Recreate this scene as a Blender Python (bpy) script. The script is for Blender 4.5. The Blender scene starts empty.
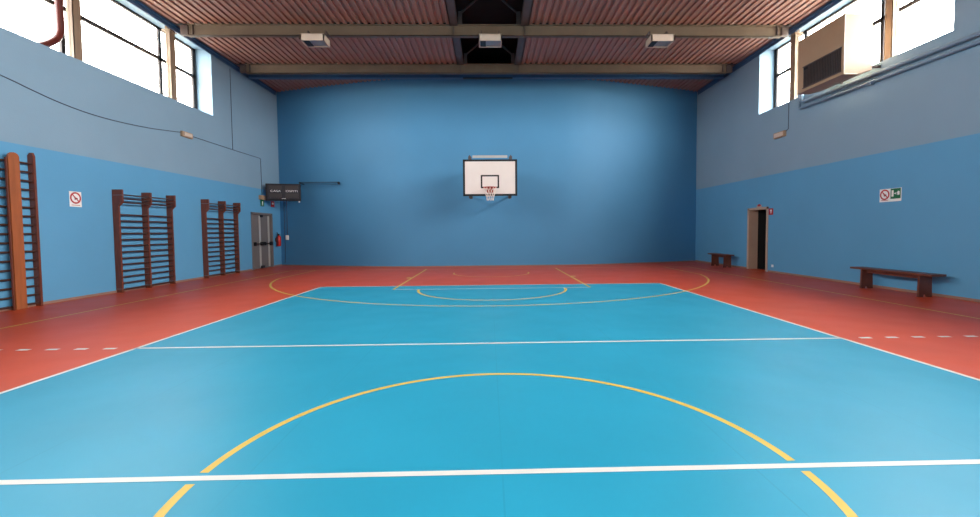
import bpy, bmesh, math, random
from mathutils import Vector, Matrix
random.seed(7)
SC = bpy.context.scene
COL = SC.collection
PI = math.pi

# ------------------------------------------------------------------ camera
cam_d = bpy.data.cameras.new('camera')
cam = bpy.data.objects.new('camera', cam_d); COL.objects.link(cam)
cam_d.sensor_width = 36.0
cam_d.lens = 437.17 * 36.0 / 980.0
cam_d.shift_x = -9.25 / 980.0
cam_d.shift_y = -8.13 / 980.0
cam_d.clip_start = 0.05
yaw, pitch, roll = -0.02309, -0.04391, -0.00851
f = Vector((-math.sin(yaw)*math.cos(pitch), math.cos(yaw)*math.cos(pitch), math.sin(pitch)))
r = Vector((math.cos(yaw), math.sin(yaw), 0)); u = r.cross(f)
rr = math.cos(roll)*r + math.sin(roll)*u
uu = -math.sin(roll)*r + math.cos(roll)*u
M = Matrix((rr, uu, -f)).transposed().to_4x4()
M.translation = Vector((-0.066, -2.52, 1.421))
cam.matrix_world = M
SC.camera = cam

# ------------------------------------------------------------------ world: overcast daylight
SKY = 9.0
world = bpy.data.worlds.new('overcast_sky'); SC.world = world
world.use_nodes = True
nt = world.node_tree; nt.nodes.clear()
wo = nt.nodes.new('ShaderNodeOutputWorld'); bg = nt.nodes.new('ShaderNodeBackground')
tc = nt.nodes.new('ShaderNodeTexCoord'); sx = nt.nodes.new('ShaderNodeSeparateXYZ')
rp = nt.nodes.new('ShaderNodeValToRGB')
mr = nt.nodes.new('ShaderNodeMapRange')
mr.inputs['From Min'].default_value = -1; mr.inputs['From Max'].default_value = 1
nt.links.new(tc.outputs['Generated'], sx.inputs[0]); nt.links.new(sx.outputs['Z'], mr.inputs['Value'])
nt.links.new(mr.outputs[0], rp.inputs[0]); nt.links.new(rp.outputs[0], bg.inputs[0]); nt.links.new(bg.outputs[0], wo.inputs[0])
rp.color_ramp.elements[0].position = 0.0; rp.color_ramp.elements[0].color = (0.26, 0.22, 0.18, 1)
rp.color_ramp.elements[1].position = 1.0; rp.color_ramp.elements[1].color = (1.0, 0.99, 0.97, 1)
e = rp.color_ramp.elements.new(0.49); e.color = (0.32, 0.28, 0.23, 1)
e = rp.color_ramp.elements.new(0.51); e.color = (0.92, 0.91, 0.90, 1)
# the right-hand side of the sky is brighter than the left
m2 = nt.nodes.new('ShaderNodeMapRange'); m2.inputs['From Min'].default_value = -1; m2.inputs['From Max'].default_value = 1
m2.inputs['To Min'].default_value = SKY*0.62; m2.inputs['To Max'].default_value = SKY*1.45
nt.links.new(sx.outputs['X'], m2.inputs['Value']); nt.links.new(m2.outputs[0], bg.inputs['Strength'])

WIN_Z0, WIN_Z1 = 5.33, 7.49
WINS_L = [(5.70, 12.40), (-1.2, 5.1), (-8.0, -1.8), (-14.6, -8.6)]
WINS_R = [(6.13, 12.40), (-1.2, 5.5), (-8.0, -1.8), (-14.6, -8.6)]
for s, wins in ((-1, WINS_L), (1, WINS_R)):
    for (a, b) in wins:
        ld = bpy.data.lights.new('window_portal', 'AREA'); ld.shape = 'RECTANGLE'
        ld.size = b-a; ld.size_y = WIN_Z1-WIN_Z0
        ld.cycles.is_portal = True
        lo = bpy.data.objects.new('window_portal', ld); COL.objects.link(lo)
        lo.location = (s*9.78, (a+b)/2, (WIN_Z0+WIN_Z1)/2)
        lo.rotation_euler = (PI/2, 0, s*PI/2)      # -Z of the lamp points into the hall

SC.view_settings.view_transform = 'Standard'
SC.view_settings.look = 'None'
SC.view_settings.exposure = 1.92
SC.view_settings.gamma = 1.0
SC.view_settings.use_curve_mapping = False
SC.cycles.diffuse_bounces = 6
SC.cycles.max_bounces = 12
SC.cycles.sample_clamp_indirect = 8

# ------------------------------------------------------------------ materials
def lin(c):
    return tuple(((x/255)/12.92 if x/255 <= 0.04045 else (((x/255)+0.055)/1.055)**2.4) for x in c)
def mat(name, rgb, rough=0.6, metal=0.0, var=0.0, vscale=3.0, bump=0.0, bscale=60.0, spec=0.5, wood=False):
    m = bpy.data.materials.new(name); m.use_nodes = True
    n = m.node_tree.nodes; l = m.node_tree.links
    b = n['Principled BSDF']; c = lin(rgb)
    b.inputs['Base Color'].default_value = (*c, 1)
    b.inputs['Roughness'].default_value = rough
    b.inputs['Metallic'].default_value = metal
    b.inputs['Specular IOR Level'].default_value = spec
    t = n.new('ShaderNodeTexCoord')
    if var > 0:
        nz = n.new('ShaderNodeTexNoise'); nz.inputs['Scale'].default_value = vscale; nz.inputs['Detail'].default_value = 5
        if wood:
            mp = n.new('ShaderNodeMapping'); mp.inputs['Scale'].default_value = (6, 6, 0.6)
            l.new(t.outputs['Object'], mp.inputs[0]); l.new(mp.outputs[0], nz.inputs['Vector'])
        else:
            l.new(t.outputs['Object'], nz.inputs['Vector'])
        cr = n.new('ShaderNodeValToRGB')
        cr.color_ramp.elements[0].position = 0.3; cr.color_ramp.elements[1].position = 0.7
        cr.color_ramp.elements[0].color = (*[x*(1-var) for x in c], 1)
        cr.color_ramp.elements[1].color = (*[min(1, x*(1+var)) for x in c], 1)
        l.new(nz.outputs['Fac'], cr.inputs[0]); l.new(cr.outputs[0], b.inputs['Base Color'])
    if bump > 0:
        n2 = n.new('ShaderNodeTexNoise'); n2.inputs['Scale'].default_value = bscale
        l.new(t.outputs['Object'], n2.inputs['Vector'])
        bp = n.new('ShaderNodeBump'); bp.inputs['Strength'].default_value = bump; bp.inputs['Distance'].default_value = 0.01
        l.new(n2.outputs['Fac'], bp.inputs['Height']); l.new(bp.outputs[0], b.inputs['Normal'])
    return m

def floor_mat(name, rgb, rough):
    m = mat(name, rgb, rough, spec=0.38)
    n = m.node_tree.nodes; l = m.node_tree.links; b = n['Principled BSDF']; c = lin(rgb)
    t = n.new('ShaderNodeTexCoord')
    nz = n.new('ShaderNodeTexNoise'); nz.inputs['Scale'].default_value = 0.9; nz.inputs['Detail'].default_value = 6
    l.new(t.outputs['Object'], nz.inputs['Vector'])
    cr = n.new('ShaderNodeValToRGB')
    cr.color_ramp.elements[0].position = 0.3; cr.color_ramp.elements[1].position = 0.72
    cr.color_ramp.elements[0].color = (*[x*0.94 for x in c], 1)
    cr.color_ramp.elements[1].color = (*[x*1.06 for x in c], 1)
    l.new(nz.outputs['Fac'], cr.inputs[0])
    # joints of the 1.5 m wide sheets
    s = n.new('ShaderNodeSeparateXYZ'); l.new(t.outputs['Object'], s.inputs[0])
    d = n.new('ShaderNodeMath'); d.operation = 'DIVIDE'; d.inputs[1].default_value = 1.5; l.new(s.outputs['X'], d.inputs[0])
    fr = n.new('ShaderNodeMath'); fr.operation = 'FRACT'; l.new(d.outputs[0], fr.inputs[0])
    pp = n.new('ShaderNodeMath'); pp.operation = 'SUBTRACT'; pp.inputs[1].default_value = 0.5; l.new(fr.outputs[0], pp.inputs[0])
    ab = n.new('ShaderNodeMath'); ab.operation = 'ABSOLUTE'; l.new(pp.outputs[0], ab.inputs[0])
    gt = n.new('ShaderNodeMath'); gt.operation = 'GREATER_THAN'; gt.inputs[1].default_value = 0.4965; l.new(ab.outputs[0], gt.inputs[0])
    mx = n.new('ShaderNodeMix'); mx.data_type = 'RGBA'
    l.new(gt.outputs[0], mx.inputs['Factor']); l.new(cr.outputs[0], mx.inputs[6])
    mx.inputs[7].default_value = (*[x*0.94 for x in c], 1)
    l.new(mx.outputs[2], b.inputs['Base Color'])
    n3 = n.new('ShaderNodeTexNoise'); n3.inputs['Scale'].default_value = 1.7; n3.inputs['Detail'].default_value = 4
    l.new(t.outputs['Object'], n3.inputs['Vector'])
    m3 = n.new('ShaderNodeMapRange'); m3.inputs['To Min'].default_value = rough-0.06; m3.inputs['To Max'].default_value = rough+0.08
    l.new(n3.outputs['Fac'], m3.inputs['Value']); l.new(m3.outputs[0], b.inputs['Roughness'])
    return m

MT = {
 'floor_blue': floor_mat('blue_vinyl', (40, 156, 190), 0.42),
 'floor_red': floor_mat('red_vinyl', (208, 76, 36), 0.42),
 'line_white': mat('white_line_paint', (224, 226, 220), 0.45, var=0.04, vscale=4),
 'line_yellow': mat('yellow_line_paint', (222, 188, 78), 0.45, var=0.05, vscale=4),
 'wall_low': mat('mid_blue_wall_paint', (92, 158, 198), 0.62, var=0.03, vscale=0.7, bump=0.15, bscale=40),
 'wall_up': mat('pale_grey_blue_wall_paint', (130, 160, 180), 0.7, var=0.03, vscale=0.7, bump=0.15, bscale=40),
 'wall_back': mat('back_wall_blue_paint', (72, 138, 180), 0.62, var=0.04, vscale=0.5, bump=0.15, bscale=40),
 'base': mat('tan_skirting', (150, 116, 100), 0.6, var=0.08),
 'deck': mat('red_oxide_deck', (160, 120, 106), 0.55, var=0.06, vscale=1.2),
 'steel_tan': mat('tan_painted_steel', (112, 98, 82), 0.5, var=0.10, vscale=2.5),
 'steel_dark': mat('dark_grey_steel', (84, 74, 72), 0.55, var=0.12, vscale=3),
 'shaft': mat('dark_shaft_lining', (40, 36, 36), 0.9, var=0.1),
 'steel_blue': mat('blue_painted_steel', (52, 92, 130), 0.45, var=0.06),
 'column': mat('beige_column_paint', (142, 120, 98), 0.55, var=0.05),
 'frame': mat('dark_window_frame', (44, 38, 38), 0.5, metal=0.2, var=0.05),
 'wood_dark': mat('dark_varnished_wood', (110, 56, 36), 0.38, var=0.28, vscale=5, wood=True),
 'wood_rung': mat('rung_wood', (70, 46, 38), 0.4, var=0.2, vscale=6),
 'wood_orange': mat('orange_varnished_board', (158, 88, 48), 0.4, var=0.18, vscale=3, wood=True),
 'wood_bench': mat('bench_wood', (104, 56, 40), 0.42, var=0.25, vscale=5),
 'cream': mat('cream_enamel', (168, 140, 112), 0.5, var=0.03),
 'lamp_white': mat('lamp_housing_white', (206, 188, 170), 0.5, var=0.03),
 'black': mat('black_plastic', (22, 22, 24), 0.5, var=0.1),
 'dark_panel': mat('dark_scoreboard_face', (52, 48, 52), 0.45, var=0.08),
 'dark_digit': mat('unlit_digit_window', (70, 64, 60), 0.3),
 'white': mat('white_enamel', (240, 238, 234), 0.45, var=0.02),
 'board_white': mat('backboard_white', (228, 216, 208), 0.4, var=0.02),
 'grey_metal': mat('grey_metal', (128, 128, 130), 0.42, metal=0.3, var=0.06),
 'light_metal': mat('pale_metal', (190, 188, 182), 0.4, metal=0.3, var=0.05),
 'door_grey': mat('door_grey_paint', (112, 106, 104), 0.45, var=0.06),
 'door_beige': mat('door_frame_beige', (186, 160, 140), 0.5, var=0.05),
 'red': mat('red_enamel', (190, 36, 30), 0.35, var=0.05),
 'rim': mat('orange_rim', (160, 50, 36), 0.4, var=0.05),
 'net': mat('white_net_cord', (236, 222, 210), 0.8, var=0.03),
 'red_pipe': mat('red_brown_pipe', (84, 28, 20), 0.4, var=0.08),
 'cable': mat('grey_cable', (62, 72, 86), 0.6, var=0.05),
 'pipe_blue': mat('grey_blue_pipe', (116, 142, 162), 0.45, var=0.05),
 'green': mat('green_sign', (12, 104, 62), 0.5, var=0.02),
 'sign_red': mat('red_sign', (178, 34, 36), 0.5, var=0.02),
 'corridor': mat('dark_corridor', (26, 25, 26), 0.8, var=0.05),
 'glass_lamp': mat('lamp_glass', (140, 150, 154), 0.35, var=0.05),
}
# window glass: thin, slightly dusty
g = bpy.data.materials.new('window_glass'); g.use_nodes = True
gn = g.node_tree.nodes; gl = g.node_tree.links; gn.clear()
o = gn.new('ShaderNodeOutputMaterial'); mx = gn.new('ShaderNodeMixShader'); tr = gn.new('ShaderNodeBsdfTransparent'); gs = gn.new('ShaderNodeBsdfGlossy')
gs.inputs['Roughness'].default_value = 0.1; mx.inputs[0].default_value = 0.06
tr.inputs[0].default_value = (0.97, 0.97, 0.96, 1)
gl.new(tr.outputs[0], mx.inputs[1]); gl.new(gs.outputs[0], mx.inputs[2]); gl.new(mx.outputs[0], o.inputs[0])
MT['glass'] = g

# ------------------------------------------------------------------ mesh helpers
class MB:
    def __init__(s): s.v = []; s.f = []; s.m = []; s.sm = []
    def add(s, vs, fs, mi=0, smooth=False):
        b = len(s.v); s.v += [tuple(v) for v in vs]
        for f_ in fs: s.f.append([b+i for i in f_]); s.m.append(mi); s.sm.append(smooth)
        return s
    def box(s, x0, x1, y0, y1, z0, z1, mi=0, M=None):
        x0, x1 = min(x0, x1), max(x0, x1); y0, y1 = min(y0, y1), max(y0, y1)
        v = [Vector(p) for p in ((x0,y0,z0),(x1,y0,z0),(x1,y1,z0),(x0,y1,z0),(x0,y0,z1),(x1,y0,z1),(x1,y1,z1),(x0,y1,z1))]
        if M: v = [M @ p for p in v]
        return s.add(v, [(0,3,2,1),(4,5,6,7),(0,1,5,4),(1,2,6,5),(2,3,7,6),(3,0,4,7)], mi)
    def bbox(s, x0, x1, y0, y1, z0, z1, bev=0.006, mi=0, M=None, seg=2):
        """bevelled box"""
        bm = bmesh.new()
        t = MB().box(x0, x1, y0, y1, z0, z1)
        vs = [bm.verts.new(p) for p in t.v]
        for f_ in t.f: bm.faces.new([vs[i] for i in f_])
        bmesh.ops.bevel(bm, geom=bm.edges[:], offset=bev, segments=seg, affect='EDGES', profile=0.7)
        bm.verts.index_update()
        V = [(M @ v.co if M else v.co.copy()) for v in bm.verts]
        s.add(V, [[v.index for v in f_.verts] for f_ in bm.faces], mi)
        bm.free(); return s
    def tube(s, pts, rad, n=10, mi=0, caps=True, rads=None):
        pts = [Vector(p) for p in pts]; rings = []
        for i, p in enumerate(pts):
            if i == 0: d = pts[1]-p
            elif i == len(pts)-1: d = p-pts[-2]
            else: d = (pts[i+1]-p).normalized() + (p-pts[i-1]).normalized()
            d.normalize()
            up = Vector((0,0,1)) if abs(d.z) < 0.95 else Vector((0,1,0))
            if i and abs(prev.dot(d)) < 0.95: up = prev
            a = d.cross(up).normalized(); b = a.cross(d).normalized(); prev = b
            R = rads[i] if rads else rad
            rings.append([p + R*(math.cos(2*PI*k/n)*a + math.sin(2*PI*k/n)*b) for k in range(n)])
        v = [q for rg in rings for q in rg]; fs = []
        for i in range(len(rings)-1):
            for k in range(n):
                fs.append((i*n+k, i*n+(k+1) % n, (i+1)*n+(k+1) % n, (i+1)*n+k))
        s.add(v, fs, mi, True)
        if caps:
            s.add(rings[0], [tuple(range(n))], mi); s.add(rings[-1], [tuple(reversed(range(n)))], mi)
        return s
    def prism(s, prof, axis, a, b, mi=0):
        """prof: 2-D outline; axis 0: (y,z) along x; 1: (x,z) along y; 2: (x,y) along z"""
        def P(p, t): return (t, p[0], p[1]) if axis == 0 else ((p[0], t, p[1]) if axis == 1 else (p[0], p[1], t))
        n = len(prof); v = [P(p, a) for p in prof] + [P(p, b) for p in prof]
        fs = [tuple(range(n)), tuple(reversed(range(n, 2*n)))] + [(k, k+n, (k+1) % n + n, (k+1) % n) for k in range(n)]
        return s.add(v, fs, mi)
    def build(s, name, mats, parent=None, loc=None, kind=None):
        me = bpy.data.meshes.new(name)
        L = Vector(loc) if loc is not None else Vector((0,0,0))
        me.from_pydata([tuple(Vector(v)-L) for v in s.v], [], s.f)
        if not isinstance(mats, (list, tuple)): mats = [mats]
        for m in mats: me.materials.append(MT[m])
        for p, mi, sm in zip(me.polygons, s.m, s.sm): p.material_index = mi; p.use_smooth = sm
        bm = bmesh.new(); bm.from_mesh(me); bmesh.ops.recalc_face_normals(bm, faces=bm.faces[:]); bm.to_mesh(me); bm.free()
        me.update()
        ob = bpy.data.objects.new(name, me); COL.objects.link(ob)
        if loc is not None: ob.location = L
        if parent is not None:
            ob.parent = parent
            if loc is None: ob.location = -Vector(parent_world(parent))
        if kind: ob['kind'] = kind
        return ob
def parent_world(o):
    p = Vector(o.location)
    while o.parent: o = o.parent; p += Vector(o.location)
    return p
def tag(o, label, cat, group=None):
    o['label'] = label; o['category'] = cat
    if group: o['group'] = group
    return o
def thing(name, loc, label, cat, group=None):
    o = bpy.data.objects.new(name, None); COL.objects.link(o); o.location = loc; o.empty_display_size = 0.2
    return tag(o, label, cat, group)
def sroot(name, loc=(0,0,0)):
    o = bpy.data.objects.new(name, None); COL.objects.link(o); o.location = loc; o['kind'] = 'structure'; return o
def copy_thing(o, loc, label):
    c = o.copy(); COL.objects.link(c); c.location = loc; c['label'] = label
    for ch in list(o.children):
        d = ch.copy(); COL.objects.link(d); d.parent = c
        for gch in list(ch.children):
            e_ = gch.copy(); COL.objects.link(e_); e_.parent = d
    return c
def text_mesh(body, size, parent, M_, matname, name='lettering', width=None):
    cu = bpy.data.curves.new('lettering', 'FONT'); cu.body = body; cu.size = size; cu.extrude = 0.001
    cu.align_x = 'CENTER'; cu.align_y = 'CENTER'
    tmp = bpy.data.objects.new('lettering', cu); COL.objects.link(tmp)
    bpy.context.view_layer.update()
    me = bpy.data.meshes.new_from_object(tmp.evaluated_get(bpy.context.evaluated_depsgraph_get()))
    bpy.data.objects.remove(tmp); bpy.data.curves.remove(cu)
    if width:
        xs = [v.co.x for v in me.vertices]; k = width/(max(xs)-min(xs))
        for v in me.vertices: v.co.x *= k
    me.transform(M_); me.materials.clear(); me.materials.append(MT[matname])
    ob = bpy.data.objects.new(name, me); COL.objects.link(ob); ob.parent = parent
    return ob

WX = 9.19           # half width of the hall
YB = 16.88          # far corners
YF = -16.0
HT = 7.5
BAND = 3.19

# ------------------------------------------------------------------ floor with its court markings
def strip(mb, p0, p1, w, mi, z=0.0018):
    p0 = Vector((*p0, 0)); p1 = Vector((*p1, 0)); d = (p1-p0).normalized(); n_ = Vector((-d.y, d.x, 0))*w/2
    q = [p0-n_, p1-n_, p1+n_, p0+n_]
    mb.add([(v.x, v.y, z) for v in q], [(0,1,2,3)], mi)
def arc(mb, c, R, a0, a1, w, mi, z=0.0018, n=72):
    v = []
    for i in range(n+1):
        a = a0+(a1-a0)*i/n
        for rad in (R-w/2, R+w/2): v.append((c[0]+rad*math.cos(a), c[1]+rad*math.sin(a), z))
    mb.add(v, [(2*i, 2*i+1, 2*i+3, 2*i+2) for i in range(n)], mi)
fl = MB()
def quad(x0, x1, y0, y1, mi): fl.add([(x0,y0,0),(x1,y0,0),(x1,y1,0),(x0,y1,0)], [(0,1,2,3)], mi)
BX, BY = 4.475, 8.975
quad(-BX, BX, -BY, BY, 0)
quad(-9.8, -BX, -16.6, 17.6, 1); quad(BX, 9.8, -16.6, 17.6, 1)
quad(-BX, BX, BY, 17.6, 1); quad(-BX, BX, -16.6, -BY, 1)
fl.box(-9.8, 9.8, -16.6, 17.6, -0.25, -0.02, 1)
for s in (-1, 1):
    # yellow basketball lines (under the white ones)
    Z1 = 0.0012
    strip(fl, (s*7.53, -14.08), (s*7.53, 14.08), 0.05, 3, Z1)
    strip(fl, (-7.53, s*14.08), (7.53, s*14.08), 0.05, 3, Z1)
    c = (0, s*12.5)
    t0 = math.acos(6.62/6.75)
    if s > 0: arc(fl, c, 6.75, PI+t0, 2*PI-t0, 0.055, 3, Z1, 120)
    else: arc(fl, c, 6.75, t0, PI-t0, 0.055, 3, Z1, 120)
    yq = s*(12.5-6.75*math.sin(t0))
    for q in (-1, 1):
        strip(fl, (q*6.62, s*14.08), (q*6.62, yq), 0.05, 3, Z1)
        strip(fl, (q*2.45, s*14.08), (q*2.45, s*8.27), 0.06, 3, Z1)
        strip(fl, (q*2.45, s*11.0), (q*2.62, s*11.0), 0.22, 3, Z1)
        strip(fl, (q*1.27, s*12.3), (q*1.27, s*12.5), 0.06, 3, Z1)
    strip(fl, (-2.42, s*8.29), (2.42, s*8.29), 0.05, 2, Z1)
    if s > 0:
        arc(fl, (0, 8.25), 1.8, PI+0.01, 2*PI-0.01, 0.06, 3, Z1)
        arc(fl, (0, 12.32), 1.27, PI, 2*PI, 0.05, 3, Z1)
    else:
        arc(fl, (0, -8.25), 1.8, 0.01, PI-0.01, 0.06, 3, Z1)
        arc(fl, (0, -12.32), 1.27, 0, PI, 0.05, 3, Z1)
    g0 = 0.033
    arc(fl, (0, 0), 1.775, (0 if s > 0 else PI)+g0, (PI if s > 0 else 2*PI)-g0, 0.052, 3, Z1)
    # white volleyball lines
    Z2 = 0.0022
    strip(fl, (s*BX, -9), (s*BX, 9), 0.05, 2, Z2)
    strip(fl, (-4.5, s*BY), (4.5, s*BY), 0.05, 2, Z2)
    strip(fl, (-4.5, s*2.975), (4.5, s*2.975), 0.05, 2, Z2)
DA, DP, DL = 4.72, 0.35, 0.15
for k in range(5):
    for s in (-1, 1): strip(fl, (s*(DA+DP*k), 2.975), (s*(DA+DP*k+DL), 2.975), 0.065, 2, 0.0022)
strip(fl, (-4.5, 0), (4.5, 0), 0.05, 2, 0.0022)
fl.build('floor', ['floor_blue', 'floor_red', 'line_white', 'line_yellow'], kind='structure')

# ------------------------------------------------------------------ side walls
def side_wall(name, s, wins, doors):
    w = MB(); xi, xo = s*WX, s*9.8
    def slab(y0, y1, z0, z1, mi): w.box(xi, xo, y0, y1, z0, z1, mi)
    # lower band with door openings
    cuts = sorted(doors); y = -16.3
    for (a, b, h) in cuts:
        slab(y, a, 0, BAND, 0); slab(a, b, h, BAND, 0); y = b
    slab(y, YB+0.5, 0, BAND, 0)
    slab(-16.3, YB+0.5, BAND, WIN_Z0, 1)
    y = YB+0.5
    for (a, b) in sorted(wins, reverse=True):
        slab(b, y, WIN_Z0, WIN_Z1, 1); y = a
    slab(-16.3, y, WIN_Z0, WIN_Z1, 1)
    slab(-16.3, YB+0.5, WIN_Z1, HT+0.12, 1)
    return w.build(name, ['wall_low', 'wall_up'], kind='structure')
side_wall('wall_left', -1, WINS_L, [(14.55, 16.10, 2.20)])
side_wall('wall_right', 1, WINS_R, [(11.83, 12.87, 2.12)])

def yw(x):
    """far wall bows towards the court: flat middle, wings swept back to the corners"""
    a = abs(x)
    pts = [(0,15.24),(3.2,15.25),(3.9,15.32),(4.7,15.48),(5.5,15.71),(6.4,15.98),(7.3,16.25),(8.2,16.54),(9.2,16.88),(9.9,17.1)]
    for (x0, y0), (x1, y1) in zip(pts, pts[1:]):
        if a <= x1: return y0+(y1-y0)*(a-x0)/(x1-x0)
    return pts[-1][1]
wb = MB(); xs = [-9.8+19.6*i/98 for i in range(99)]
fr = [(x, yw(x)) for x in xs]
vv = [(x, y, 0) for x, y in fr]+[(x, y, HT+0.12) for x, y in fr]
N = len(fr)
wb.add(vv, [(i, i+1, N+i+1, N+i) for i in range(N-1)], 0, True)
vv = [(x, 17.5, 0) for x, y in fr]+[(x, 17.5, HT+0.12) for x, y in fr]
wb.add(vv, [(i, N+i, N+i+1, i+1) for i in range(N-1)], 0)
wb.add([(x, y, HT+0.12) for x, y in fr]+[(x, 17.5, HT+0.12) for x, y in fr], [(i, i+1, N+i+1, N+i) for i in range(N-1)], 0)
wb.build('wall_back', ['wall_back'], kind='structure')
MB().box(-9.8, 9.8, -16.4, YF, 0, HT+0.12).build('wall_front', 'wall_back', kind='structure')

# baseboards
for s, nm, gap in ((-1, 'baseboard_left', (14.45, 16.20)), (1, 'baseboard_right', (11.74, 12.96))):
    b = MB(); b.box(s*(WX-0.014), s*WX, YF, gap[0], 0.001, 0.055); b.box(s*(WX-0.014), s*WX, gap[1], YB-0.02, 0.001, 0.055)
    b.build(nm, 'base', kind='structure')
b = MB()
for i in range(46):
    x0, x1 = -9.15+18.3*i/46, -9.15+18.3*(i+1)/46
    b.add([(x0,yw(x0)-.014,0.001),(x1,yw(x1)-.014,0.001),(x1,yw(x1)-.014,.035),(x0,yw(x0)-.014,.035),(x0,yw(x0)+.01,.035),(x1,yw(x1)+.01,.035)], [(0,1,2,3),(3,2,5,4)])
b.build('baseboard_back', 'base', kind='structure')

# ------------------------------------------------------------------ ceiling: ribbed metal deck, two sides of the roof lantern
dk = MB(); P = 0.2
for s in (-1, 1):
    prof = []; x = 1.16
    while x < 9.85:
        prof += [(x, HT), (x+0.100, HT), (x+0.120, HT+0.04), (x+0.180, HT+0.04)]
        x += P
    v = [(s*p[0], YF-0.3, p[1]) for p in prof]+[(s*p[0], 17.4, p[1]) for p in prof]
    n_ = len(prof)
    dk.add(v, [(i, i+1, n_+i+1, n_+i) for i in range(n_-1)], 0)
    dk.box(s*1.10, s*9.85, YF-0.3, 17.4, HT+0.09, HT+0.15, 0)
dk.build('ceiling', 'deck', kind='structure')
# roof lantern shaft between the deck halves
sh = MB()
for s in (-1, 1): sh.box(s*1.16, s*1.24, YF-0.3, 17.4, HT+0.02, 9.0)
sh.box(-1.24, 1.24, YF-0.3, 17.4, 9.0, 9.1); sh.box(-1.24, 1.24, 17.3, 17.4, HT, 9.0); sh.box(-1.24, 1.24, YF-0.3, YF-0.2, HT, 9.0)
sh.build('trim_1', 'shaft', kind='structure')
# longitudinal edge beams of the lantern
for s, nm in ((-1, 'trim_2'), (1, 'trim_3')):
    t = MB()
    t.box(s*0.93, s*1.17, YF, 15.2, HT-0.03, HT-0.005); t.box(s*1.14, s*1.17, YF, 15.2, HT-0.03, HT+0.16); t.box(s*0.93, s*1.17, YF, 15.2, HT+0.14, HT+0.165)
    t.build(nm, 'steel_dark', kind='structure')
# painted rail along the top of each side wall
for s, nm in ((-1, 'trim_4'), (1, 'trim_5')):
    t = MB(); t.box(s*(WX-0.06), s*(WX+0.005), YF, YB-0.15, HT-0.07, HT-0.005); t.box(s*(WX-0.03), s*(WX+0.005), YF, YB-0.15, HT-0.17, HT-0.07)
    t.build(nm, 'steel_blue', kind='structure')

# ------------------------------------------------------------------ windows
def window(idx, s, a, b, mull):
    root = sroot('window_%d' % idx, (s*9.72, (a+b)/2, WIN_Z0))
    m = MB(); x0, x1 = s*9.69, s*9.75
    e_ = 0.055
    m.box(x0, x1, a, b, WIN_Z0, WIN_Z0+e_); m.box(x0, x1, a, b, WIN_Z1-e_, WIN_Z1)
    m.box(x0, x1, a, a+0.08, WIN_Z0, WIN_Z1); m.box(x0, x1, b-0.16, b, WIN_Z0, WIN_Z1)
    m.box(x0, x1, a, b, 6.535, 6.625)
    for y in mull: m.box(x0, x1, y-0.05, y+0.05, WIN_Z0, WIN_Z1)
    m.build('window_frame', 'frame', root)
    ys = [a]+list(mull)+[b]
    for y0, y1 in zip(ys, ys[1:]):
        MB().box(s*9.715, s*9.722, y0+0.02, y1-0.02, WIN_Z0+0.02, WIN_Z1-0.02).build('window_pane', 'glass', root)
i = 1
for s, wins in ((-1, WINS_L), (1, WINS_R)):
    for (a, b) in wins:
        mull = [y for y in ((10.83, 7.84) if s < 0 else (10.95, 8.28)) if a < y < b] if b > 12 else [a+(b-a)/2]
        window(i, s, a, b, mull); i += 1

# ------------------------------------------------------------------ doors
# door_1: grey double fire door, left wall
d = sroot('door_1', (-WX, 15.325, 0))
m = MB(); xf = -WX+0.02
m.box(xf, -9.5, 14.50, 14.60, 0, 2.24); m.box(xf, -9.5, 16.05, 16.15, 0, 2.24); m.box(xf, -9.5, 14.50, 16.15, 2.16, 2.24)
m.build('door_frame', 'door_grey', d)
for k, (a, b) in enumerate(((14.60, 15.325), (15.325, 16.05))):
    lf = MB().bbox(-9.30, -9.24, a+0.004, b-0.004, 0.008, 2.155, 0.004).build('door_leaf', 'door_grey', d)
    st = MB(); e0 = b-0.17 if k == 0 else b-0.20
    st.box(-9.24, -9.228, e0, e0+0.12, 0.05, 2.12); st.build('edge_strip', 'light_metal', lf)
    pb = MB(); pb.tube([(-9.13, a+0.06, 1.0), (-9.13, b-0.06, 1.0)], 0.022, 10)
    for y in (a+0.08, b-0.08): pb.bbox(-9.24, -9.10, y-0.04, y+0.04, 0.93, 1.07, 0.01)
    pb.build('panic_bar', 'black', lf)
MB().box(-9.50, -9.80, 14.3, 16.3, -0.02, 2.4).build('wall_door_light_block', 'corridor', kind='structure')  # added unseen dark block, stops daylight leaking in under the leaves
lt = MB(); lt.bbox(-9.24, -9.18, 15.24, 15.40, 2.06, 2.15, 0.008); lt.build('top_latch', 'black', d)
lt = MB(); lt.bbox(-9.24, -9.17, 15.20, 15.42, 0.02, 0.12, 0.01); lt.build('bottom_latch', 'black', d)
# door_2: open doorway to a dark corridor, right wall
d = sroot('door_2', (WX, 12.35, 0))
m = MB(); xf = WX-0.025
m.box(xf, 9.50, 11.78, 11.86, 0, 2.16); m.box(xf, 9.50, 12.83, 12.92, 0, 2.16); m.box(xf, 9.50, 11.78, 12.92, 2.08, 2.16)
m.build('door_frame', 'door_beige', d)
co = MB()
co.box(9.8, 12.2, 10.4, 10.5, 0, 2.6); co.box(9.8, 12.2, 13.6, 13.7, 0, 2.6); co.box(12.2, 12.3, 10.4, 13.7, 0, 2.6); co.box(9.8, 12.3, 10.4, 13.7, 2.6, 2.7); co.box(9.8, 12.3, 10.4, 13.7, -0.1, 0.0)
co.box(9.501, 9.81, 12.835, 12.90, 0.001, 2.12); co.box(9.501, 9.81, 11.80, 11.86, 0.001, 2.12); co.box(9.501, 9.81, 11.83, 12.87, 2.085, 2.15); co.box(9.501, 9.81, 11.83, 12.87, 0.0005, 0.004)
co.build('wall_corridor', 'corridor', kind='structure')

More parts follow.
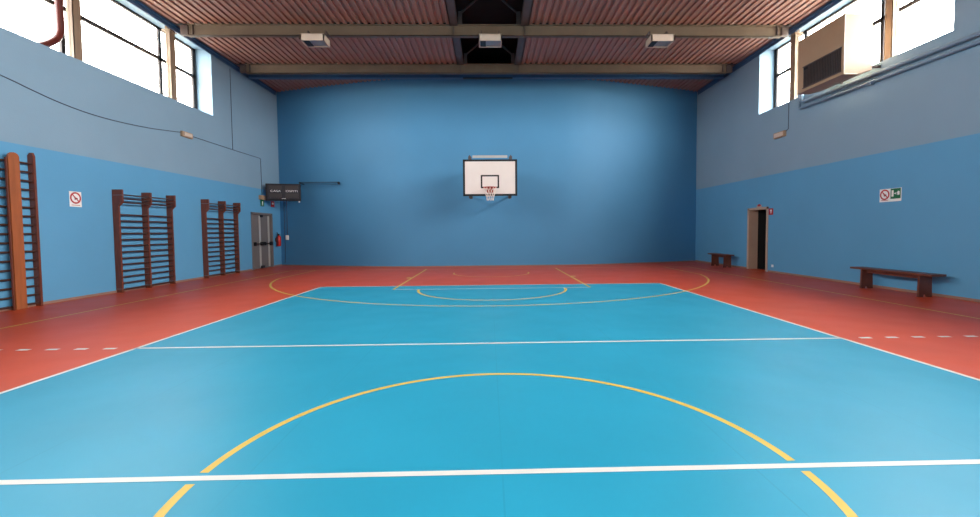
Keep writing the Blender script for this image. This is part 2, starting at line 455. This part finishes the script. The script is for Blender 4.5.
# ------------------------------------------------------------------ roof beams
def roof_beam(y, label):
    b = MB(); x = 8.74
    z0, z1 = HT-0.34, HT-0.006
    b.box(-x, x, y+0.06, y+0.075, z0, z1)                       # web
    b.box(-x, x, y, y+0.14, z0, z0+0.018); b.box(-x, x, y, y+0.14, z1-0.018, z1)   # flanges
    b.box(-x, x, y, y+0.008, z0, z0+0.03)
    t = thing('roof_beam', (0, y, z0), label, 'beam')
    b.build('beam_profile', 'steel_tan', t)
    for s in (-1, 1):
        for xx in (8.6, 1.05):
            MB().box(s*xx-0.008, s*xx+0.008, y+0.004, y+0.136, z0+0.018, z1-0.018).build('stiffener', 'steel_dark', t)
    MB().box(-9.1, -1.17, y+0.02, y+0.13, z1-0.002, HT+0.05).build('flute_shade_strip', 'black', t); MB().box(1.17, 9.1, y+0.02, y+0.13, z1-0.002, HT+0.05).build('flute_shade_strip', 'black', t)  # black strips stand in for the shade inside the deck flutes above the beam
    for s in (-1, 1): MB().box(s*8.735, s*8.95, y+0.02, y+0.13, z0+0.03, z1-0.03).build('end_plate', 'steel_dark', t)
    return t
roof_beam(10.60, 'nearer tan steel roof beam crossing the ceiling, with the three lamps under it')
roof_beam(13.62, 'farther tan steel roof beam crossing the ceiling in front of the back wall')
# blue beam just in front of the back wall
bb = MB(); bb.box(-9.10, 9.10, 14.50, 14.62, HT-0.20, HT-0.006); bb.box(-9.10, 9.10, 14.46, 14.66, HT-0.215, HT-0.195)
o = bb.build('blue_beam', 'steel_blue'); tag(o, 'slim dark blue beam running below the ceiling close to the back wall', 'beam')
tb = MB(); tb.box(-0.99, 0.88, 14.32, 14.44, HT-0.26, HT-0.10); tb.box(-0.99, 0.88, 14.30, 14.44, HT-0.285, HT-0.262, 1)
for x in (-0.9, 0.8): tb.box(x-0.02, x+0.02, 14.36, 14.40, HT-0.10, HT+0.0)
o = tb.build('roller_box', ['steel_blue', 'black']); tag(o, 'short blue box with black lower edge on the blue beam above the hoop', 'box')
# lantern trusses standing on the beams
for y, lab in ((10.62, 'dark steel lantern truss above the nearer roof beam'), (13.64, 'dark steel lantern truss above the farther roof beam')):
    t = thing('lantern_truss', (0, y, HT), lab, 'truss')
    for s in (-1, 1):
        MB().box(s*0.80, s*0.92, y, y+0.08, HT+0.0, HT+0.38).build('post', 'steel_dark', t)
        MB().tube([(s*0.84, y+0.04, HT+0.34), (s*0.06, y+0.04, HT+1.0)], 0.032, 6).build('diagonal', 'steel_dark', t)
    MB().box(-0.14, 0.14, y+0.01, y+0.07, HT+0.9, HT+1.12).build('gusset', 'steel_dark', t)
    MB().box(-1.15, 1.15, y, y+0.06, HT+1.08, HT+1.18).build('top_chord', 'steel_dark', t)

# columns in the window openings
def steel_column(s, y, label):
    x0, x1 = s*9.22, s*9.36; w = 0.20
    t = thing('steel_column', (s*9.31, y+w/2, WIN_Z0), label, 'column')
    m = MB(); m.box(x0, x1, y, y+0.014, WIN_Z0, WIN_Z1); m.box(x0, x1, y+w-0.014, y+w, WIN_Z0, WIN_Z1); m.box(s*9.29, s*9.305, y, y+w, WIN_Z0, WIN_Z1)
    m.box(x0, x0+s*0.012, y, y+w, WIN_Z0, WIN_Z1)
    m.build('shaft', 'column', t)
    MB().box(s*9.20, s*9.44, y-0.03, y+w+0.05, WIN_Z1-0.20, WIN_Z1-0.165).build('cap_plate', 'column', t)
    MB().tube([(s*9.25, y-0.01, WIN_Z1-0.165), (s*9.25, y-0.01, WIN_Z1-0.02)], 0.02, 8).build('bolt', 'steel_dark', t)
steel_column(-1, 10.58, 'beige steel column in the left window, farther from camera')
steel_column(-1, 7.58, 'beige steel column in the left window beside the red-brown pipe')
steel_column(1, 10.72, 'beige steel column in the right window behind the heater unit')
steel_column(1, 7.50, 'beige steel column in the right window, nearer end')

# ------------------------------------------------------------------ ceiling lamps
def lamp(x, label, first=None):
    t = thing('ceiling_lamp', (x, 10.24, 6.74), label, 'lamp', 'floodlamps under the nearer roof beam')
    h = MB(); w = 0.325; y0, y1 = 9.94, 10.42; z0, z1 = 6.745, 6.935; e_ = 0.03
    h.bbox(x-w, x+w, y0, y1, z1-0.03, z1, 0.008)
    h.box(x-w, x+w, y0, y0+e_, z0, z1-0.01); h.box(x-w, x+w, y1-e_, y1, z0, z1-0.01)
    h.box(x-w, x-w+e_, y0, y1, z0, z1-0.01); h.box(x+w-e_, x+w, y0, y1, z0, z1-0.01)
    h.build('housing', 'lamp_white', t)
    gl_ = MB(); gl_.box(x-w+e_, x+w-e_, y0+e_, y1-e_, z0+0.03, z0+0.04); gl_.build('glass_cover', 'glass_lamp', t)
    bx = MB(); bx.bbox(x-w+0.05, x-w+0.20, y0+0.05, y1-0.05, z0+0.005, z0+0.03, 0.006); bx.build('ballast_box', 'black', t)
    for sx_ in (-0.25, 0.25):
        br = MB(); a0, a1 = x+sx_-0.015, x+sx_+0.015
        br.prism([(10.26, z1-0.01), (10.30, z1-0.01), (10.30, HT-0.37), (10.64, HT-0.37), (10.64, HT-0.341), (10.26, HT-0.341)], 0, a0, a1)
        br.build('bracket', 'steel_dark', t)
lamp(-4.91, 'white box ceiling lamp under the roof beam, left of the hoop')
lamp(0.02, 'white box ceiling lamp above the hoop, in front of the dark roof gap')
lamp(4.89, 'white box ceiling lamp under the roof beam, right of the hoop')

# ------------------------------------------------------------------ basketball hoop
Yb = 12.90
t = thing('basketball_hoop', (0, 15.23, 2.4), 'white basketball backboard with black border, orange rim and net on the back wall', 'basketball hoop')
bd = MB(); bd.bbox(-0.955, 0.94, Yb, Yb+0.03, 2.66, 3.93, 0.004); board = bd.build('backboard', 'board_white', t)
k = MB(); x0, x1, z0, z1 = -0.957, 0.942, 2.658, 3.932; w = 0.07; y0, y1 = Yb-0.004, Yb+0.034
k.box(x0, x1, y0, y1, z0, z0+w); k.box(x0, x1, y0, y1, z1-w, z1); k.box(x0, x0+w, y0, y1, z0, z1); k.box(x1-w, x1, y0, y1, z0, z1)
k.build('black_border', 'black', board)
k = MB(); x0, x1, z0, z1 = -0.335, 0.305, 2.93, 3.39; w = 0.052; y0, y1 = Yb-0.004, Yb-0.0005
k.box(x0, x1, y0, y1, z0, z0+w); k.box(x0, x1, y0, y1, z1-w, z1); k.box(x0, x0+w, y0, y1, z0, z1); k.box(x1-w, x1, y0, y1, z0, z1)
k.build('target_square', 'black', board)
cx, cy, zr, R = -0.015, Yb-0.15-0.225, 2.92, 0.225
rm = MB(); rm.tube([(cx+R*math.cos(a*PI/18), cy+R*math.sin(a*PI/18), zr) for a in range(37)], 0.013, 8, caps=False)
rm.bbox(cx-0.11, cx+0.11, Yb-0.014, Yb-0.004, zr-0.17, zr+0.03, 0.003)
rm.prism([(cx-0.09, Yb-0.01), (cx+0.09, Yb-0.01), (cx+0.06, cy+R-0.005), (cx-0.06, cy+R-0.005)], 2, zr-0.012, zr+0.012)
rm.tube([(cx-0.06, Yb-0.01, zr-0.14), (cx-0.10, cy+R*0.88, zr)], 0.008, 6); rm.tube([(cx+0.06, Yb-0.01, zr-0.14), (cx+0.10, cy+R*0.88, zr)], 0.008, 6)
rm.build('rim', 'rim', t)
nt_ = MB(); n_ = 12; H = 0.44
def npt(i, lv):
    q = lv/4.0; rad = R*(1-0.52*q**0.8); a = 2*PI*(i+(lv % 2)*0.5)/n_
    return (cx+rad*math.cos(a), cy+rad*math.sin(a), zr-0.008-H*q)
for i in range(n_):
    for lv in range(4):
        for dlt in ((0, -1) if lv % 2 == 0 else (0, 1)):
            nt_.tube([npt(i, lv), npt(i+dlt, lv+1)], 0.0055, 5, caps=False)
nt_.build('net', 'net', t)
bk = MB()   # rear steel frame of the board
for x in (-0.68, 0.68):
    bk.box(x-0.025, x+0.025, Yb+0.036, Yb+0.08, 2.58, 4.02)
    bk.box(x-0.05, x+0.05, Yb-0.0+0.036, Yb+0.10, 2.56, 2.655)
bk.box(-0.70, 0.70, Yb+0.04, Yb+0.08, 3.2, 3.25)
bk.build('rear_frame', 'steel_dark', t)
tp = MB(); tp.bbox(-0.62, 0.60, Yb+0.01, Yb+0.07, 3.99, 4.075, 0.01)
tp.build('top_bar', 'light_metal', t)
for s in (-1, 1):
    kn = MB(); kn.bbox(s*0.72-0.05, s*0.72+0.05, Yb+0.0, Yb+0.08, 3.94, 4.05, 0.012); kn.tube([(s*0.72, Yb+0.04, 4.04), (s*0.72, Yb+0.04, 4.09)], 0.02, 8)
    kn.build('top_clamp', 'steel_dark', t)
    for z in (2.66, 3.62):
        MB().tube([(s*0.68, Yb+0.07, z), (s*0.79, 15.235, z+0.17)], 0.03, 10).build('support_arm', 'steel_dark', t)
        MB().bbox(s*0.79-0.07, s*0.79+0.07, 15.22, 15.238, z+0.10, z+0.24, 0.004).build('wall_plate', 'steel_dark', t)

# ------------------------------------------------------------------ wall bars
def wall_bars(y, label, posts):
    x = -WX; t = thing('wall_bars', (x, y, 0), label, 'wall bars', 'wooden climbing wall bars with two bays')
    for p in posts:
        m = MB()
        prof = [(x+0.004, 0.0), (x+0.15, 0.0), (x+0.15, 2.10), (x+0.245, 2.20), (x+0.245, 2.51), (x+0.004, 2.51)]
        m.prism(prof, 1, y+p, y+p+0.045)
        po = m.build('post', 'wood_dark', t)
        MB().box(x+0.02, x+0.152, y+p-0.003, y+p+0.048, 0.08, 0.092).build('metal_band', 'grey_metal', po)
        MB().box(x+0.02, x+0.247, y+p-0.003, y+p+0.048, 2.37, 2.380).build('metal_band', 'grey_metal', po)
    for a, b in zip(posts, posts[1:]):
        for i in range(13):
            z = 0.07+i*0.1528
            MB().tube([(x+0.115, y+a+0.02, z), (x+0.115, y+b+0.02, z)], 0.019, 8).build('rung', 'wood_rung', t)
        for z in (2.20, 2.29, 2.385):
            MB().tube([(x+0.205, y+a+0.02, z), (x+0.205, y+b+0.02, z)], 0.017, 8).build('rung', 'wood_rung', t)
    return t
wall_bars(8.33, 'dark wooden wall bars on the left wall, second set, right of the round sign', (0, 0.90, 1.78))
wall_bars(11.60, 'dark wooden wall bars on the left wall, smallest and nearest the grey double door', (0, 0.88, 1.75))
# tall ladder-type set at the left edge
x = -WX; t = thing('wall_bars', (x, 5.9, 0), 'tall wooden wall bars at the left edge of the photo, behind an upright board', 'wall bars')
for yy in (4.68, 5.55, 6.42):
    prof = [(x+0.004, 0), (x+0.115, 0), (x+0.115, 2.98), (x+0.085, 3.05), (x+0.04, 3.05), (x+0.004, 3.0)]
    MB().prism(prof, 1, yy, yy+0.045).build('post', 'wood_dark', t)
for a, b in ((4.68, 5.55), (5.55, 6.42)):
    for i in range(17):
        z = 0.065+i*0.1727
        MB().tube([(x+0.07, a+0.02, z), (x+0.07, b+0.02, z)], 0.019, 8).build('rung', 'wood_rung', t)
bm_ = MB(); x0 = -WX+0.125; x1 = x0+0.03
prof = [(5.93, 0.003), (6.125, 0.003), (6.125, 2.90)]+[(6.0275+0.0975*math.cos(a*PI/8), 2.90+0.09*math.sin(a*PI/8)) for a in range(1, 8)]+[(5.93, 2.90)]
bm_.prism(prof, 0, x0, x1)
o = bm_.build('wooden_board', 'wood_orange', loc=(x0, 6.0, 0)); tag(o, 'long orange-brown board with rounded top standing upright against the wall bars', 'board')
bt = MB(); bt.box(x0-0.009, x0+0.02, 5.895, 5.919, 0.003, 2.88); bt.build('batten', 'wood_dark', o)

# ------------------------------------------------------------------ benches
def bench(y0, y1, legs, x0, x1, h, label):
    t = thing('bench', ((x0+x1)/2, (y0+y1)/2, 0), label, 'bench')
    MB().bbox(x0, x1, y0, y1, h-0.045, h, 0.008).build('seat', 'wood_bench', t)
    MB().bbox((x0+x1)/2-0.02, (x0+x1)/2+0.02, legs[0], legs[-1], h-0.125, h-0.045, 0.004).build('stretcher', 'wood_bench', t)
    for i, ly in enumerate(legs):
        l_ = MB(); c = (x0+x1)/2; w = (x1-x0)/2-0.015
        prof = [(c-w, 0.0015), (c-0.05, 0.0015), (c-0.035, 0.05), (c+0.035, 0.05), (c+0.05, 0.0015), (c+w, 0.0015), (c+w-0.012, h-0.045), (c-w+0.012, h-0.045)]
        l_.prism(prof, 1, ly-0.022, ly+0.022)
        l_.build('leg', 'wood_bench', t)
bench(5.90, 7.86, (6.18, 7.56), 8.68, 8.99, 0.49, 'longer brown wooden bench below the green and white signs, nearer the camera')
bench(13.28, 14.62, (13.46, 14.34), 8.60, 8.92, 0.485, 'short brown wooden bench left of the open doorway, in the far corner')

# ------------------------------------------------------------------ heater / AC unit and pipes on the right wall
t = thing('heater_unit', (8.44, 8.3, 4.97), 'large cream box heater with grille hung in front of the right window', 'heater')
X0, X1 = 8.13, 8.78
c_ = MB(); c_.prism([(X0, 4.97), (X0, 6.34), (X1, 6.34), (X1, 5.06), (8.46, 4.97)], 1, 7.52, 9.04)
c_.build('casing', 'cream', t)
g_ = MB(); g_.box(X0-0.004, X0-0.001, 7.60, 8.82, 5.06, 5.60); gp = g_.build('grille', 'black', t)
g2 = MB()
for i in range(24):
    y = 7.62+i*0.0505; g2.box(X0-0.022, X0-0.004, y, y+0.012, 5.07, 5.59)
for z in (5.055, 5.595): g2.box(X0-0.024, X0-0.001, 7.59, 8.83, z-0.012, z+0.012)
g2.build('louvres', 'steel_dark', gp)
pl_ = MB(); pl_.box(X0-0.03, X0-0.02, 8.66, 8.78, 5.50, 5.56); pl_.build('name_plate', 'black', t)
tr_ = MB(); tr_.box(X0-0.006, X1, 7.515, 7.53, 6.31, 6.346); tr_.box(X0-0.006, X0+0.012, 7.513, 7.53, 4.965, 6.34); tr_.box(X0-0.006, X0+0.33, 7.513, 7.53, 4.962, 4.985)
tr_.build('edge_trim', 'lamp_white', t)
for y in (7.75, 8.85):
    MB().box(X1-0.05, WX-0.003, y-0.02, y+0.02, 5.19, 5.24).build('bracket', 'steel_dark', t)

pp = MB(); zf = lambda y: 5.00+0.011*(y-5.5)
pp.tube([(9.11, -15.9, 4.99), (9.11, 5.5, 5.03), (9.11, 10.12, 5.10), (9.11, 10.22, 5.14), (9.11, 10.24, 5.24), (9.11, 10.24, 5.36)], 0.047, 12)
o = pp.build('wall_pipe', 'pipe_blue'); tag(o, 'thicker grey-blue pipe along the right wall, upper of two under the window', 'pipe')
pp = MB(); pp.tube([(9.125, -15.9, 4.87), (9.125, 5.5, 4.88), (9.125, 10.26, 4.95), (9.125, 10.34, 4.97), (9.125, 10.36, 5.07), (9.125, 10.36, 5.42)], 0.037, 12)
for y in (1.8, 4.8, 7.9): pp.box(9.08, 9.188, y-0.02, y+0.02, 4.81+0.012*(y-4.5), 4.94+0.012*(y-4.5))
o = pp.build('wall_pipe', 'pipe_blue'); tag(o, 'thinner grey-blue pipe along the right wall, lower of two under the window', 'pipe')
# red-brown pipe in the left window
rpts = [(-9.32, 7.38, 7.47), (-9.32, 7.38, 5.90), (-9.32, 7.37, 5.80), (-9.32, 7.33, 5.70), (-9.32, 7.27, 5.61), (-9.32, 7.19, 5.53), (-9.32, 7.08, 5.44), (-9.32, 6.96, 5.36), (-9.32, 6.9, 5.33)]
rp_ = MB(); rp_.tube(rpts, 0.07, 14)
o = rp_.build('bent_pipe', 'red_pipe'); tag(o, 'red-brown pipe with a bend in the left window', 'pipe')

# ------------------------------------------------------------------ scoreboard in the far left corner
A = math.atan2(0.30, 1.31); Ms = Matrix.Translation((-8.33, 15.45, 3.09)) @ Matrix.Rotation(A, 4, 'Z')
t = thing('scoreboard', (-8.33, 15.45, 2.76), 'dark electronic scoreboard reading CASA and OSPITI in the far left corner', 'scoreboard')
off = Vector((-8.33, 15.45, 2.76))
def sb(mb, nm, mt, par): 
    ob = mb.build(nm, mt, t); 
    if par is not t:
        ob.parent = par; ob.location = (0, 0, 0)
    return ob
m = MB(); m.bbox(-0.69, 0.60, 0.0, 0.14, -0.37, 0.32, 0.01, M=Ms); case = m.build('case', 'black', t)
m = MB(); m.box(-0.62, 0.56, -0.006, -0.001, -0.30, 0.28, M=Ms); face = sb(m, 'face_panel', 'dark_panel', case)
for (a, b, c, d_) in ((-0.56, -0.10, -0.24, -0.07), (0.04, 0.52, -0.24, -0.07), (-0.56, -0.10, 0.09, 0.24), (0.04, 0.52, 0.09, 0.24)):
    m = MB(); m.box(a, b, -0.010, -0.006, c, d_, M=Ms); sb(m, 'digit_window', 'dark_digit', case)
for body, xx, ww in (('CASA', -0.32, 0.38), ('OSPITI', 0.28, 0.44)):
    Mt = Ms @ Matrix.Translation((xx, -0.012, 0.02)) @ Matrix.Rotation(PI/2, 4, 'X')
    text_mesh(body, 0.11, case, Mt, 'white', width=ww)
m = MB()
for xx in (-0.08, -0.04, 0.0, 0.04): m.box(xx-0.012, xx+0.012, -0.013, -0.006, -0.29, -0.262, M=Ms)
sb(m, 'indicator_row', 'white', case)
m = MB(); m.tube([Ms @ Vector((-0.45, 0.12, 0.1)), (-9.185, 15.75, 3.25)], 0.02, 8); m.tube([Ms @ Vector((0.3, 0.12, 0.1)), (-8.3, yw(8.3)+0.0, 3.2)], 0.02, 8)
m.build('wall_bracket', 'black', t)
m = MB(); m.tube([Ms @ Vector((0.54, 0.05, -0.37)), Ms @ Vector((0.54, 0.05, -0.43))], 0.035, 10, rads=[0.015, 0.04]); m.build('buzzer', 'white', t)

m = MB(); m.tube([(-7.95, 15.95, 3.52), (-6.26, 15.78, 3.50)], 0.016, 8); m.tube([(-7.95, 15.99, 3.47), (-6.32, 15.80, 3.42)], 0.010, 8)
m.bbox(-6.29, -6.24, 15.76, 15.915, 3.41, 3.52, 0.01); m.tube([(-7.95, 15.99, 3.50), (-7.95, yw(7.95)+0.005, 3.50)], 0.02, 8)
o = m.build('swing_arm', 'black'); tag(o, 'thin black swing arm on the back wall right of the scoreboard', 'arm')
m = MB(); m.tube([(-8.98, yw(8.98)-0.012, 3.0), (-8.98, yw(8.98)-0.012, 1.5), (-8.97, yw(8.97)-0.012, 0.9), (-9.0, yw(9.0)-0.012, 0.12)], 0.011, 6)
m.tube([(-8.84, yw(8.84)-0.012, 3.0), (-8.84, yw(8.84)-0.012, 1.33)], 0.011, 6)
o = m.build('power_cable', 'cable'); tag(o, 'pair of dark cables dropping down the corner below the scoreboard', 'cable')
m = MB(); m.bbox(-8.90, -8.78, yw(8.84)-0.07, yw(8.84)+0.02, 1.12, 1.32, 0.01)
o = m.build('socket_box', 'white', loc=(-8.7, yw(8.7), 1.3)); tag(o, 'small white socket box at the lower end of the corner cable', 'socket')

# fire extinguisher
t = thing('fire_extinguisher', (-9.06, 16.40, 0.86), 'red fire extinguisher with black valve hung beside the grey double door', 'fire extinguisher')
c = (-9.06, 16.40)
MB().tube([(c[0], c[1], z) for z in (0.86, 0.875, 1.24, 1.29, 1.32)], 0.09, 16, rads=[0.07, 0.09, 0.09, 0.06, 0.03]).build('cylinder', 'red', t)
m = MB(); m.bbox(c[0]-0.03, c[0]+0.03, c[1]-0.06, c[1]+0.03, 1.32, 1.38, 0.006); m.tube([(c[0], c[1], 1.36), (c[0], c[1]-0.14, 1.45)], 0.014, 8); m.tube([(c[0], c[1], 1.35), (c[0], c[1]-0.13, 1.38)], 0.012, 8)
m.build('valve', 'black', t)
MB().tube([(c[0], c[1]-0.05, 1.34), (c[0]+0.02, c[1]-0.13, 1.28), (c[0]+0.02, c[1]-0.14, 1.1), (c[0]+0.02, c[1]-0.11, 0.92)], 0.014, 8).build('hose', 'black', t)
m = MB(); m.box(-WX, c[0]-0.07, c[1]-0.03, c[1]+0.03, 1.05, 1.2); m.build('wall_hook', 'steel_dark', t)

# ------------------------------------------------------------------ signs and small wall things
def disc(mb, xp, cy_, cz, r0, r1, th, s, mi=0, n=28):
    """ring (r0>0) or disc lying on a side wall"""
    xa, xb = xp, xp-s*th
    if r0 > 0:
        v = [(xa_, cy_+q*math.cos(2*PI*k/n), cz+q*math.sin(2*PI*k/n)) for xa_ in (xa, xb) for q in (r0, r1) for k in range(n)]
        fs = []
        for k in range(n):
            k2 = (k+1) % n
            fs += [(2*n+k, 2*n+k2, 3*n+k2, 3*n+k), (n+k, n+k2, 3*n+k2, 3*n+k), (k, k2, 2*n+k2, 2*n+k)]
        mb.add(v, fs, mi)
    else:
        mb.prism([(cy_+r1*math.cos(2*PI*k/n), cz+r1*math.sin(2*PI*k/n)) for k in range(n)], 0, xa, xb, mi)
def prohibition_sign(s, yc, zc, w, h, label):
    xs_ = s*WX; q = xs_-s*0.006
    t = thing('prohibition_sign', (xs_, yc, zc), label, 'sign')
    MB().box(xs_, q, yc-w/2, yc+w/2, zc-h/2, zc+h/2).build('plate', 'white', t)
    cz = zc+(h-w)/2; R_ = w*0.46
    m = MB(); disc(m, q, yc, cz, R_*0.74, R_, 0.002, s)
    a = PI/4 if s < 0 else -PI/4
    # slash, lower right as seen from the hall
    dy, dz = math.cos(a), -math.sin(a)
    if s > 0: dy, dz = math.cos(PI/4), math.sin(PI/4)
    wv = w*0.04; py, pz = -dz*wv, dy*wv; e_ = R_*0.8
    m.prism([(yc-dy*e_-py, cz-dz*e_-pz), (yc+dy*e_-py, cz+dz*e_-pz), (yc+dy*e_+py, cz+dz*e_+pz), (yc-dy*e_+py, cz-dz*e_+pz)], 0, q, q-s*0.003)
    m.build('red_ring', 'sign_red', t)
    m = MB(); k_ = w*0.5; sg = 1 if s < 0 else -1
    fig = [(-0.36, 0.30), (-0.22, 0.40), (-0.08, 0.18), (0.10, 0.06), (0.34, 0.02), (0.42, -0.12), (0.20, -0.20), (0.02, -0.22), (-0.06, -0.36), (-0.18, -0.32), (-0.16, -0.06), (-0.30, 0.10)]
    m.prism([(yc+sg*a_*k_*0.9, cz+b_*k_*0.9) for a_, b_ in fig], 0, q, q-s*0.0015)
    m.build('black_figure', 'black', t)
    m = MB(); m.box(q, q-s*0.0015, yc-w*0.36, yc+w*0.36, zc-h/2+0.03, zc-h/2+0.042); m.build('caption_line', 'sign_red', t)
prohibition_sign(-1, 7.39, 2.205, 0.28, 0.335, 'round red prohibition sign on a white plate, alone on the left wall')
prohibition_sign(1, 7.525, 2.175, 0.265, 0.30, 'red ringed prohibition sign on the right wall, beside the green sign')
t = thing('exit_sign', (WX, 7.22, 2.20), 'green escape route sign with white door and figure, right of the red ringed sign', 'sign')
q = WX-0.006
MB().box(WX, q, 7.115, 7.385, 2.025, 2.325).build('plate', 'white', t)
MB().box(q, q-0.0015, 7.128, 7.375, 2.085, 2.318).build('green_field', 'green', t)
m = MB(); m.box(q-0.0015, q-0.003, 7.30, 7.35, 2.135, 2.28); m.box(q-0.0015, q-0.003, 7.235, 7.285, 2.195, 2.215)
m.prism([(7.235, 2.17), (7.235, 2.24), (7.26, 2.205)], 0, q-0.0015, q-0.003); m.prism([(7.155, 2.17), (7.20, 2.16), (7.215, 2.23), (7.185, 2.26), (7.155, 2.24)], 0, q-0.0015, q-0.003)
m.build('white_symbol', 'white', t)
t = thing('fire_sign', (WX, 11.64, 1.98), 'small red fire equipment sign at the top right corner of the doorway', 'sign')
MB().box(WX, q, 11.54, 11.76, 1.88, 2.09).build('plate', 'sign_red', t)
m = MB(); m.prism([(11.62, 1.93), (11.665, 1.93), (11.665, 1.99), (11.69, 2.01), (11.68, 2.05), (11.61, 2.05), (11.60, 2.0), (11.62, 1.99)], 0, q, q-0.0015); m.build('white_symbol', 'white', t)
t = thing('door_emblem', (WX, 12.28, 2.2), 'small red and white plaque fixed above the open doorway', 'plaque')
MB().box(WX, q, 12.15, 12.41, 2.165, 2.235).build('plate', 'door_beige', t)
m = MB(); m.prism([(12.18, 2.235), (12.24, 2.27), (12.32, 2.27), (12.38, 2.235), (12.34, 2.19), (12.22, 2.19)], 0, q, q-0.002); m.build('red_emblem', 'sign_red', t)
m = MB(); m.bbox(WX-0.02, WX+0.002, 11.47, 11.56, 0.17, 0.25, 0.005)
o = m.build('wall_socket', 'white'); tag(o, 'tiny white wall socket low on the right wall beside the doorway', 'socket')
# emergency lamps
def em_lamp(s, y0, y1, z0, z1, label):
    t = thing('emergency_lamp', (s*WX, (y0+y1)/2, z0), label, 'lamp')
    MB().bbox(s*(WX+0.002) if s < 0 else WX-0.07, -WX+0.07 if s < 0 else WX+0.002, y0, y1, z0, z1, 0.012).build('housing', 'cream', t)
    xx = s*(WX-0.07); MB().bbox(min(xx, xx-s*0.02), max(xx, xx-s*0.02), y0+0.06, y1-0.06, z0+0.03, z1-0.03, 0.008).build('diffuser', 'lamp_white', t)
em_lamp(-1, 10.80, 11.26, 4.32, 4.48, 'cream emergency lamp high on the left wall at the end of the sagging cable')
em_lamp(1, 10.98, 11.50, 4.30, 4.48, 'cream emergency lamp high on the right wall below the window')
t = thing('exit_lamp', (-WX, 15.35, 2.75), 'small beige box lamp with a hanging green sign above the grey double door', 'lamp')
MB().bbox(-WX, -WX+0.12, 15.12, 15.55, 2.76, 2.93, 0.012).build('housing', 'cream', t)
m = MB(); m.box(-WX+0.02, -WX+0.035, 15.22, 15.46, 2.50, 2.76); sg_ = m.build('hanging_sign', 'green', t)
m = MB(); m.box(-WX+0.035, -WX+0.037, 15.31, 15.37, 2.54, 2.70); m.build('white_symbol', 'white', t)
t = thing('alarm_sign', (-WX, 16.2, 2.64), 'small red sign on the left wall under the scoreboard', 'sign')
MB().box(-WX, -WX+0.01, 16.08, 16.36, 2.52, 2.76).build('plate', 'sign_red', t)
MB().box(-WX+0.01, -WX+0.012, 16.15, 16.29, 2.62, 2.70).build('white_symbol', 'white', t)
# cables
xc = -WX+0.012
def smooth(pts, n=5):
    out = []
    P_ = [pts[0]]+pts+[pts[-1]]
    for i in range(1, len(P_)-2):
        for k in range(n):
            tt = k/n; p0, p1, p2, p3 = P_[i-1], P_[i], P_[i+1], P_[i+2]
            out.append(tuple(0.5*((2*b)+(-a+c_)*tt+(2*a-5*b+4*c_-d_)*tt*tt+(-a+3*b-3*c_+d_)*tt**3) for a, b, c_, d_ in zip(p0, p1, p2, p3)))
    out.append(pts[-1]); return out
pts = [(3.0, 4.75), (4.6, 4.60), (6.01, 4.42), (6.53, 4.33), (7.12, 4.24), (7.81, 4.19), (8.6, 4.20), (9.55, 4.27), (10.2, 4.35), (10.79, 4.43)]
m = MB(); m.tube([(xc, a, b) for a, b in smooth(pts)], 0.010, 6)
o = m.build('sagging_cable', 'cable'); tag(o, 'thin dark cable sagging across the left wall under the window', 'cable')
m = MB(); m.tube([(xc, 11.27, 4.42), (xc, 13.4, 4.405), (xc, 15.30, 4.41), (xc, 15.34, 4.38), (xc, 15.36, 2.94)], 0.010, 6)
o = m.build('lamp_cable', 'cable'); tag(o, 'thin cable from the left emergency lamp across and down to the exit lamp', 'cable')
m = MB(); m.tube([(xc, 13.44, 7.25), (xc, 13.44, 4.42)], 0.010, 6)
o = m.build('vertical_cable', 'cable'); tag(o, 'thin cable dropping straight down the left wall from the ceiling', 'cable')
m = MB(); m.tube([(WX-0.012, 10.88, 5.30), (WX-0.012, 10.88, 4.50), (WX-0.012, 10.98, 4.45)], 0.010, 6)
o = m.build('lamp_cable', 'cable'); tag(o, 'short thin cable from the right window down to the emergency lamp', 'cable')
